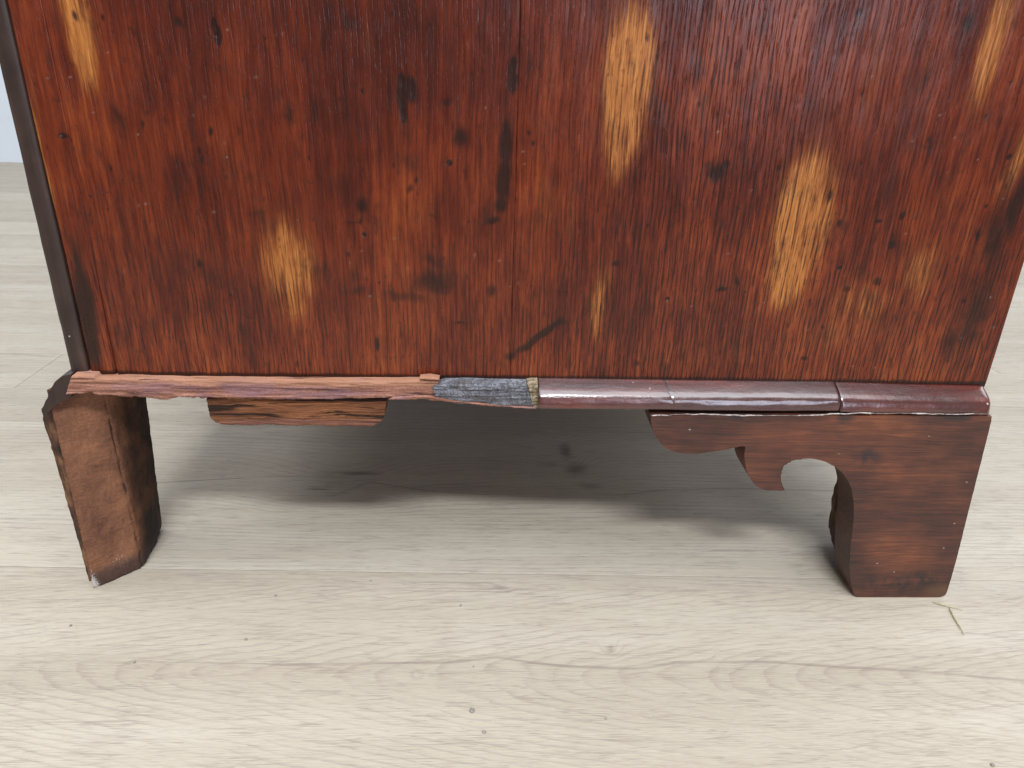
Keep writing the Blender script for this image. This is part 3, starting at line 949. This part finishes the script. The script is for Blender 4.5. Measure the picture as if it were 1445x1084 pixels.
# ------------------------------------------------------------------ intact base moulding
PROT = 0.0145
zt = zb + 0.0002
zbm = onY(900, 580.5, -PROT).z
xm0 = onY(759.5, 558, -PROT * 0.7).x
xm1 = onY(1191, 560, -PROT).x
xm2 = onY(1403.5, 575, -PROT * 0.8).x


def moulding(x0, x1, seed, crack=None, round_right=False, dz=0.0):
    n = int((x1 - x0) / 0.0006)
    xs = np.linspace(x0, x1, n)
    prof = []
    hh = zt - zbm
    key = np.array([(0, 1.0), (-0.0046, 0.84), (-0.0088, 0.67), (-0.0113, 0.53), (-0.0126, 0.38), (-0.0134, 0.17), (-0.0136, -0.06)])
    tk = np.linspace(0, 1, len(key))
    ys = np.interp(np.linspace(0, 1, 40), tk, key[:, 0]); zs = np.interp(np.linspace(0, 1, 40), tk, key[:, 1])
    for _ in range(4):
        ys[1:-1] = 0.25 * ys[:-2] + 0.5 * ys[1:-1] + 0.25 * ys[2:]
        zs[1:-1] = 0.25 * zs[:-2] + 0.5 * zs[1:-1] + 0.25 * zs[2:]
    for yk, zk in zip(ys, zs):
        prof.append((yk, zbm + hh * (0.14 + 0.86 * zk)))
    prof = [(0.006, zt)] + prof
    for k in range(1, 6):
        a = k / 5 * math.pi / 2
        prof.append((-0.0136 + 0.0018 * (1 - math.cos(a)), zbm + hh * 0.0884 * (1 - math.sin(a))))
    prof.append((0.010, zbm))
    pr = np.array(prof)
    X = np.repeat(xs[:, None], len(pr), 1)
    Y = np.repeat(pr[None, :, 0], n, 0).copy()
    Z = np.repeat(pr[None, :, 1], n, 0).copy()
    Z += 0.0005 * fbm(X * 14, X * 0 + seed, seed) + dz
    Y += 0.0005 * fbm(X * 22, Z * 120, seed + 4) + 0.00008 * fbm(X * 130, Z * 320, seed + 6)
    # sag towards the back corner
    s = np.clip((X - onY(1200, 540, 0).x) / 0.09, 0, 1)
    Z -= 0.0012 * s
    dark = np.zeros_like(X)
    if crack is not None:
        zz = (Z - zbm) / hh
        xcr = crack + 0.0016 * np.sin(zz * 4.2) + 0.0006 * fbm(Z * 700, Z * 0 + 2, 3)
        w = np.clip((zz - 0.28) / 0.3, 0, 1)
        g = np.exp(-((X - xcr) / 0.0008) ** 2) * w
        Y += 0.0003 * g
        dark = np.maximum(dark, g * 0.95)
    e0 = X - x0; e1 = x1 - X
    rr = 0.0009
    Y += 0.0005 * np.exp(-(e0 / rr) ** 2) + 0.0005 * np.exp(-(e1 / rr) ** 2)
    dark = np.maximum(dark, 0.8 * np.exp(-(e0 / 0.0007) ** 2))
    if round_right:
        t = np.clip(1 - e1 / 0.006, 0, 1)
        Yr = Y.copy()
        Y = np.where(Y < 0, Y * (1 - 0.55 * t ** 2.5), Y)
        zc = (Z - zbm) / hh
        X = X - 0.0058 * np.clip(zc - 0.35, 0, 1) ** 1.6 * np.clip(1 - e1 / 0.02, 0, 1) * 1.5
    else:
        dark = np.maximum(dark, 0.8 * np.exp(-(e1 / 0.0007) ** 2))
    # darker towards the lower edge
    dark = np.maximum(dark, 0.35 * np.clip(1 - (Z - zbm) / 0.0025, 0, 1))
    P = np.stack([X, Y, Z], -1)
    ob = grid_mesh('base_moulding', P, m_mould, chest, dict(dark=dark))
    bmx = bmesh.new()
    bmx.from_mesh(ob.data)
    bmx.verts.ensure_lookup_table()
    m = len(pr)
    bmx.faces.new([bmx.verts[i] for i in range(m)])
    bmx.faces.new([bmx.verts[(n - 1) * m + i] for i in range(m - 1, -1, -1)])
    bmesh.ops.recalc_face_normals(bmx, faces=bmx.faces)
    bmx.to_mesh(ob.data); bmx.free()
    return ob


mo1 = moulding(xm0, xm1 - 0.00005, 3, crack=onY(946, 555, -PROT * 0.8).x)
mo2 = moulding(xm1 + 0.00005, xm2, 9, round_right=True, dz=-0.0001)
tag(mo1, 'cracked polished length of base moulding')
tag(mo2, 'short polished length of base moulding at the back corner')

# ------------------------------------------------------------------ broken left length: bare inner strip
YC = -0.0065


def jag(pts, step, amp, y):
    """photo outline -> ragged world outline on the plane Y=y"""
    w = [onY(u, v, y) for u, v in pts]
    w = densify(w, step)
    return [p + Vector((random.gauss(0, amp * 0.5), 0, random.gauss(0, amp))) for p in w]


core_top = [(101, 531), (120, 530.5), (133, 531), (135, 536), (160, 535), (172, 534), (215, 535.5), (300, 536.5), (400, 538), (520, 538.5), (600, 538.5), (618, 539.5)]
core_bot = [(625, 566), (610, 566), (585, 562), (560, 563), (520, 563), (470, 563), (400, 564), (330, 563), (300, 562), (285, 564), (278, 561),
            (250, 562), (232, 565), (215, 563), (180, 560), (150, 558.5), (140, 560), (128, 556), (110, 556), (86, 558), (90, 548)]


def rough_board(name, top, bot, y, depth, mat, nx=260, nz=14, amp=0.0005, seed=1, bulge=0.0, taper=None):
    """a plank of torn wood: front face as a displaced grid between two outlines, closed behind"""
    T = np.array([onY(u, v, y) for u, v in top]); B = np.array([onY(u, v, y) for u, v in bot])
    if B[0, 0] > B[-1, 0]: B = B[::-1]
    x0 = max(T[0, 0], B[0, 0]); x1 = min(T[-1, 0], B[-1, 0])
    s = np.linspace(0, 1, nx)
    xt = T[0, 0] + s * (T[-1, 0] - T[0, 0]); xb = B[0, 0] + s * (B[-1, 0] - B[0, 0])
    ztop = np.interp(xt, T[:, 0], T[:, 2]); zbot = np.interp(xb, B[:, 0], B[:, 2])
    ztop = ztop + amp * 0.35 * fbm(xt * 90, xt * 0 + 1, seed) 
    zbot = zbot + amp * 0.9 * fbm(xb * 120, xb * 0 + 4, seed + 1) + amp * 0.4 * vnoise(xb * 600, xb * 0, seed)
    t = np.linspace(0, 1, nz)
    X = xb[:, None] * (1 - t) + xt[:, None] * t
    Z = zbot[:, None] * (1 - t) + ztop[:, None] * t
    Y = np.full_like(X, y) - bulge * np.sin(t * math.pi)[None, :]
    Y += amp * 1.3 * fbm(X * 40, Z * 700, seed + 2) + amp * 0.7 * fbm(X * 110, Z * 1900, seed + 5)
    edge = np.minimum(t, 1 - t)[None, :] * (ztop - zbot)[:, None]
    Y += 0.0008 * np.exp(-edge / 0.0005)
    P = np.stack([X, Y, Z], -1)
    # wrap: top and bottom run back
    back = P.copy()[:, [0, -1], :]
    back[:, :, 1] = y + depth
    P = np.concatenate([back[:, :1], P, back[:, 1:]], 1)
    ob = grid_mesh(name, P, mat, chest, None)
    bmx = bmesh.new(); bmx.from_mesh(ob.data)
    bmx.verts.ensure_lookup_table()
    m = P.shape[1]
    bmx.faces.new([bmx.verts[i] for i in range(m)])
    bmx.faces.new([bmx.verts[(nx - 1) * m + i] for i in range(m - 1, -1, -1)])
    bmesh.ops.recalc_face_normals(bmx, faces=bmx.faces)
    bmx.to_mesh(ob.data); bmx.free()
    return ob


core = rough_board('moulding_core', core_top, core_bot[::-1], YC, 0.022, m_core, 420, 22, 0.0007, 21)
tag(core, 'bare pinkish strip where the moulding has broken away')
gl = rough_board('glue_patch', [(610, 545), (628, 540), (660, 539.5), (700, 540.5), (743, 541)], [(616, 563), (640, 570), (690, 573), (752, 575.5)], YC - 0.0004, 0.021, m_glue, 150, 30, 0.0010, 35, 0.0012)
tag(gl, 'grey wrinkled old glue')
yl = rough_board('dry_glue', [(743.5, 540), (759, 539)], [(752.5, 575.5), (759, 576)], YC - 0.0002, 0.021, m_yellow, 30, 30, 0.0010, 38)
tag(yl, 'crusty yellowish dry glue')
und = rough_board('torn_splinter', [(555, 560), (600, 558), (625, 562), (690, 571), (757, 575)],
                  [(548, 565), (585, 564), (608, 563), (640, 569), (690, 573), (757, 577.5)], YC - 0.0012, 0.02, m_core, 140, 8, 0.0006, 44)
tag(und, 'torn brown lower edge below the glue')
chip = rough_board('torn_splinter', [(592, 534), (606, 532.5), (620, 535)], [(592, 536), (606, 537.5), (620, 537)], YC - 0.001, 0.006, m_core, 30, 6, 0.0003, 46)
# split block under the strip
sp = rough_board('split_block', [(291, 562), (350, 561), (450, 561), (546, 562)],
                 [(297, 590), (303, 596), (312, 600), (400, 601), (470, 602), (526, 602.5), (538, 596), (542, 590)], -0.0035, 0.035, m_split, 260, 26, 0.0006, 51)
tag(sp, 'rough split block below the bare strip')

# ------------------------------------------------------------------ front moulding and front bracket foot (seen from their ends)
endm = [(101, 527), (92, 528.5), (83, 533.5), (76, 541), (70, 551), (66.5, 561), (64.5, 569), (61, 573), (57, 577), (58.5, 583), (62, 588), (70, 581), (80, 570), (100, 560), (101, 545)]
slab('front_moulding', jag(endm, 0.002, 0.00025, YC + 0.0012), W - 0.03, m_frame, chest, 0.0006)
fl = [(60, 584), (64, 604), (70, 620), (74, 638), (80, 656), (87, 682), (95, 708), (101, 730), (109, 758), (117, 786), (120, 800), (123, 812), (127, 827), (133, 831), (150, 812), (142, 788), (122, 730), (106, 672), (94, 625), (90, 600), (92, 577), (66, 578)]
slab('bracket_foot', jag(fl, 0.003, 0.00035, 0.0015), 0.028, m_block, chest, 0.0006)

# ------------------------------------------------------------------ left support block, bare where its facing is lost
ZT = ZB - 0.0008
ZL = onY(100, 554, YC).z              # top of the near block, just inside the bare strip
bot = [onZ(132.5, 833), onZ(203, 803), onZ(223, 768), onZ(229.5, 748)]
topp = [Vector((onY(u, v, y).x, y, ZL)) for u, v, y in ((69, 562, -0.003), (148, 560, 0.012))] + [None, None]
topp[2] = Vector((onY(190, 575, 0.035).x, 0.035, ZL))
topp[3] = Vector((onY(213.5, 575, 0.060).x, 0.060, ZL))
bk = [Vector((xl + 0.004, 0.075, 0))]
NL, NS = 90, 26


def ring_pts(c):
    """rounded path A-B-C-D plus the hidden back"""
    pts = []
    segs = [(c[0], c[1], 44), (c[1], c[2], 30), (c[2], c[3], 20)]
    for a, b, n in segs:
        for i in range(n):
            pts.append(a.lerp(b, i / n))
    pts.append(c[3].copy())
    return pts


rb, rt_ = ring_pts(bot), ring_pts(topp)
n1 = len(rb)
P = np.zeros((n1, NL, 3))
A = {k: np.zeros((n1, NL)) for k in ('edge', 'dark', 'dust', 'foot')}
for j in range(NL):
    t = j / (NL - 1)
    row = np.array([rb[i].lerp(rt_[i], t) for i in range(n1)])
    # round the arrises
    for _ in range(14):
        row[1:-1] = 0.25 * row[:-2] + 0.5 * row[1:-1] + 0.25 * row[2:]
    P[:, j] = row
ii = np.arange(n1)[:, None] * np.ones((1, NL)); tt = np.linspace(0, 1, NL)[None, :] * np.ones((n1, 1))
zz = P[:, :, 2]
nrm_x = np.where(ii < 44, 0.45, 0.95); nrm_y = np.where(ii < 44, -0.9, -0.3)
d = 0.0007 * fbm(ii * 0.12, tt * 14, 5) + 0.0004 * fbm(ii * 0.5, tt * 60, 6)
d -= 0.0015 * np.exp(-((ii - 44) / 1.6) ** 2) * (0.5 + 0.5 * vnoise(tt * 40, ii * 0, 3))
d -= 0.0016 * np.exp(-tt / 0.03)
P[:, :, 0] += nrm_x * d; P[:, :, 1] += nrm_y * d
# worn foot: lifted where it is chewed away
P[:, :, 2] += np.exp(-tt / 0.05) * np.clip((ii - 12) / 25, 0, 1) * 0.0014 * (0.5 + 0.5 * fbm(ii * 0.25, tt * 0, 9))
A['edge'] = 0.95 * np.exp(-((ii - 44) / 2.2) ** 2) * (0.55 + 0.45 * vnoise(tt * 22, ii * 0, 8)) + 0.55 * np.exp(-ii / 3.0)
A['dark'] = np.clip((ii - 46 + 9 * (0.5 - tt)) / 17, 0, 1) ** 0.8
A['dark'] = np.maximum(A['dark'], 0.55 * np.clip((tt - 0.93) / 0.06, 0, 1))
A['foot'] = np.clip(1 - tt / 0.16, 0, 1) * 1.2
A['dust'] = 0.48 * np.clip(1 - np.abs(tt - 0.10) / 0.12, 0, 1) * np.clip(1 - np.abs(ii - 26) / 26, 0, 1)
A['dust'] = np.maximum(A['dust'], 1.5 * np.clip(1 - tt / 0.15, 0, 1) * np.clip(1 - ii / 9.0, 0, 1))
A['dust'] = np.maximum(A['dust'], 0.35 * np.clip(1 - tt / 0.045, 0, 1))
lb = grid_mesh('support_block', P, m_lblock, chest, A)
bmx = bmesh.new(); bmx.from_mesh(lb.data); bmx.verts.ensure_lookup_table()
V = bmx.verts
bl_, tl_ = V.new((xl + 0.001, 0.05, 0.001)), V.new((xl + 0.001, 0.05, ZL))
bmx.verts.ensure_lookup_table()
bmx.faces.new([V[i * NL] for i in range(n1)] + [bl_])
bmx.faces.new([V[i * NL + NL - 1] for i in range(n1)][::-1] + [tl_])
bmx.faces.new([V[j] for j in range(NL)] + [tl_, bl_])
bmx.faces.new([V[(n1 - 1) * NL + j] for j in range(NL - 1, -1, -1)] + [bl_, tl_])
bmesh.ops.recalc_face_normals(bmx, faces=bmx.faces)
bmx.to_mesh(lb.data); bmx.free()
tag(lb, 'bare rusty brown corner block with white dust at its base')

# ------------------------------------------------------------------ right bracket foot with its scroll
YF = -PROT
TH = min(0.026, max(0.016, onZ(1191, 812).y - YF))
out = [(918, 586), (919.5, 600), (924, 615), (934, 629), (949, 637.5), (966, 641), (990, 640), (1020, 635.5), (1040, 631), (1053.5, 628.5),
       (1050, 640), (1051, 655), (1056, 671), (1065, 685), (1078, 692), (1108.5, 693),
       (1103.5, 684), (1101.5, 674), (1102.5, 663), (1108, 655), (1118, 650), (1131, 647.5), (1146, 647.2), (1160, 650), (1175, 656.5), (1188, 666), (1197, 678),
       (1202.5, 692), (1205, 710), (1205, 730), (1203, 752), (1200, 775), (1198.5, 800), (1200, 820), (1207.5, 846)]
out2 = [(1220, 847.5), (1250, 846.5), (1285, 847.5), (1310, 847), (1318, 843), (1328, 843), (1335, 840), (1350, 790), (1366, 724), (1383, 658), (1400.5, 588)]
w1 = [onY(u, v, YF) for u, v in out]
w1 = smooth_closed(w1 + [onY(u, v, YF) for u, v in out2], [0, 9, 14, 15, 34, 35, 36, 37, 38, 39, 40, 41, 45], 2)
w1 = densify(w1, 0.0025)
w1 = [p + Vector((random.gauss(0, 0.00005), 0, random.gauss(0, 0.00005))) for p in w1]
zmin = min(p.z for p in w1)
w1 = [Vector((p.x, p.y, max(p.z, 0.0002))) for p in w1]
bf = slab('bracket_foot', w1, TH, m_foot, chest, 0.0007)
tag(bf, 'scroll cut bracket foot at the back corner')

# filler bead along the joint above the foot
fp = [(920, 586), (955, 585.2), (988, 584.6), (1010, 585.4), (1026, 586), (1099, 586.4), (1125, 586.3), (1169, 585), (1191, 584), (1218, 583), (1280, 583.6), (1346, 584.6), (1402, 583.8)]
bm = bmesh.new()
pw = [onY(u, v, YF - 0.0002) for u, v in fp]
path = []
for a, b in zip(pw[:-1], pw[1:]):
    k = max(2, int((b - a).length / 0.0012))
    path += [a.lerp(b, i / k) for i in range(k)]
prev = None
for i, p in enumerate(path):
    r = 0.00038 + 0.00026 * float(fbm(i * 0.12, 1.7, 5))
    if float(vnoise(i * 0.09, 9.1, 7)) > 0.55: r *= 0.3
    q = p + Vector((0, 0.0003 * float(vnoise(i * 0.3, 2, 2)), 0.0003 * float(vnoise(i * 0.25, 5, 3))))
    ringv = [bm.verts.new(q + Vector((0, -math.cos(a) * max(r, 0.0001), math.sin(a) * max(r, 0.0001)))) for a in (0, 1.05, 2.1, 3.14, 4.2, 5.25)]
    if prev:
        for a in range(6):
            bm.faces.new((prev[a], prev[(a + 1) % 6], ringv[(a + 1) % 6], ringv[a]))
    prev = ringv
fo = bm_obj('filler_line', bm, m_filler, chest, True)

# hidden sub-frame rail filling between foot, moulding and case
box('base_rail', (onY(930, 560, 0).x, -0.004, zbm + 0.0006), (xr - 0.001, 0.024, ZB - 0.0003), m_block, chest, 0.0005)

# block behind the right foot
q0, q1 = onZ(1191.5, 813), onZ(1163, 768)
yb0 = YF + TH + 0.0003
lv = 30
Pn = []
BX = xr - 0.002
nb = 26
P = np.zeros((nb, lv, 3))
for j in range(lv):
    t = j / (lv - 1)
    z = t * (zbm - 0.001)
    lift = 0.0
    for i in range(nb):
        s = i / (nb - 1)
        x = q0.x + (q1.x - q0.x) * s
        y = yb0 + (q1.y + 0.004 - yb0) * s
        x += 0.006 * math.exp(-t / 0.10) * s          # chewed foot
        x -= 0.0035 * math.sin(min(1, t * 1.1) * math.pi) * math.sin(s * math.pi)
        P[i, j] = (x, y, z + 0.010 * math.exp(-t / 0.06) * s * s)
xx = np.arange(nb)[:, None] * 0.3; t2 = np.linspace(0, 1, lv)[None, :] * 9
P[:, :, 0] += 0.0016 * fbm(xx + t2 * 0, t2 + xx * 0, 77) + 0.0011 * fbm(xx * 2.2, t2 * 3.0, 78)
rbk = grid_mesh('support_block', P, m_block, chest)
bmx = bmesh.new(); bmx.from_mesh(rbk.data); bmx.verts.ensure_lookup_table()
V = bmx.verts
c = [V.new((BX, yb0, 0.0005)), V.new((BX, yb0, zbm - 0.001)), V.new((BX, q1.y + 0.004, 0.0005)), V.new((BX, q1.y + 0.004, zbm - 0.001))]
bmx.verts.ensure_lookup_table()
bmx.faces.new([V[j] for j in range(lv)] + [c[1], c[0]])
bmx.faces.new([V[(nb - 1) * lv + j] for j in range(lv - 1, -1, -1)] + [c[2], c[3]])
bmx.faces.new([V[i * lv + lv - 1] for i in range(nb)] + [c[3], c[1]])
bmx.faces.new([V[i * lv] for i in range(nb - 1, -1, -1)] + [c[0], c[2]])
bmx.faces.new((c[0], c[1], c[3], c[2]))
bmesh.ops.recalc_face_normals(bmx, faces=bmx.faces)
bmx.to_mesh(rbk.data); bmx.free()
tag(rbk, 'dark worn block behind the scroll cut foot')

# the two far feet, plain
box('far_foot', (xl + 0.002, W - 0.09, 0.0005), (xl + 0.05, W - 0.002, ZT), m_frame, chest, 0.003)
box('far_foot', (xr - 0.09, W - 0.09, 0.0005), (xr - 0.002, W - 0.002, ZT), m_frame, chest, 0.003)


# ------------------------------------------------------------------ crumbs and straws on the floor
def crumb(u, v, px, label, flat=0.5):
    g = onZ(u, v)
    r = px * mpp(g) * 0.40
    bm = bmesh.new()
    bmesh.ops.create_icosphere(bm, subdivisions=2, radius=r)
    s = random.random() * 50
    for vv in bm.verts:
        k = 1 + 0.35 * float(vnoise(vv.co.x / r * 1.3 + s, vv.co.y / r * 1.3 + vv.co.z / r, 5))
        vv.co = Vector((vv.co.x * k * 1.25, vv.co.y * k, vv.co.z * k * flat))
    zm = min(vv.co.z for vv in bm.verts)
    for vv in bm.verts: vv.co.z -= zm
    o = bm_obj('crumb', bm, m_crumb)
    o.location = (g.x, g.y, 0.0001)
    o.rotation_euler = (0, 0, random.random() * 6)
    return tag(o, label, 'crumb', 'crumbs on the floor')


crumb(666, 1004, 9, 'larger grey crumb on the near floor, below the wavy grain line')
crumb(683, 1034, 6, 'round grey crumb just in front of the larger crumb')
crumb(347, 903, 5, 'dark speck right of the left foot beside a faint knot')
crumb(190, 935, 4, 'dark speck on the floor in front of the left foot')
crumb(389, 841, 3.5, 'tiny dark speck on the floor level with the base of the left foot')
crumb(650, 855, 4, 'small dark speck on the floor below the middle of the chest')
crumb(100, 883, 4, 'pale speck on the floor just in front of the left foot')
crumb(668, 941, 3, 'tiny speck lying on the wavy grain line')
crumb(855, 1015, 4, 'small brownish speck on the near floor right of the larger crumb')
crumb(523, 820, 3, 'tiny speck on the floor left of the reddish scuff')
crumb(1400, 1080, 7, 'dark crumb at the bottom edge of the picture on the right')


def straw(pts, r, label):
    w = [onZ(u, v, 0.0012) for u, v in pts]
    path = []
    for a, b in zip(w[:-1], w[1:]):
        path += [a.lerp(b, i / 6) for i in range(6)]
    path.append(w[-1])
    bm = bmesh.new()
    prev = None
    for i, p in enumerate(path):
        d = (path[min(i + 1, len(path) - 1)] - path[max(i - 1, 0)]).normalized()
        sd = d.cross(Vector((0, 0, 1))).normalized()
        rr = r * (0.6 + 0.4 * math.sin(math.pi * min(1, 0.2 + i / len(path))))
        ringv = [bm.verts.new(p + sd * math.cos(a) * rr + Vector((0, 0, math.sin(a) * rr))) for a in [k * math.pi / 3 for k in range(6)]]
        if prev:
            for a in range(6):
                bm.faces.new((prev[a], prev[(a + 1) % 6], ringv[(a + 1) % 6], ringv[a]))
        else:
            bm.faces.new(ringv)
        prev = ringv
    bm.faces.new(prev)
    o = bm_obj('straw', bm, m_straw, None, True)
    return tag(o, label, 'straw', 'straws by the right foot')


straw([(1340, 858), (1346, 870), (1353, 882), (1361, 895)], 0.0005, 'dry straw pointing towards the viewer in front of the right foot')
straw([(1316, 849), (1335, 855), (1350, 858), (1359, 861)], 0.00035, 'thin curved straw lying against the base of the right foot')
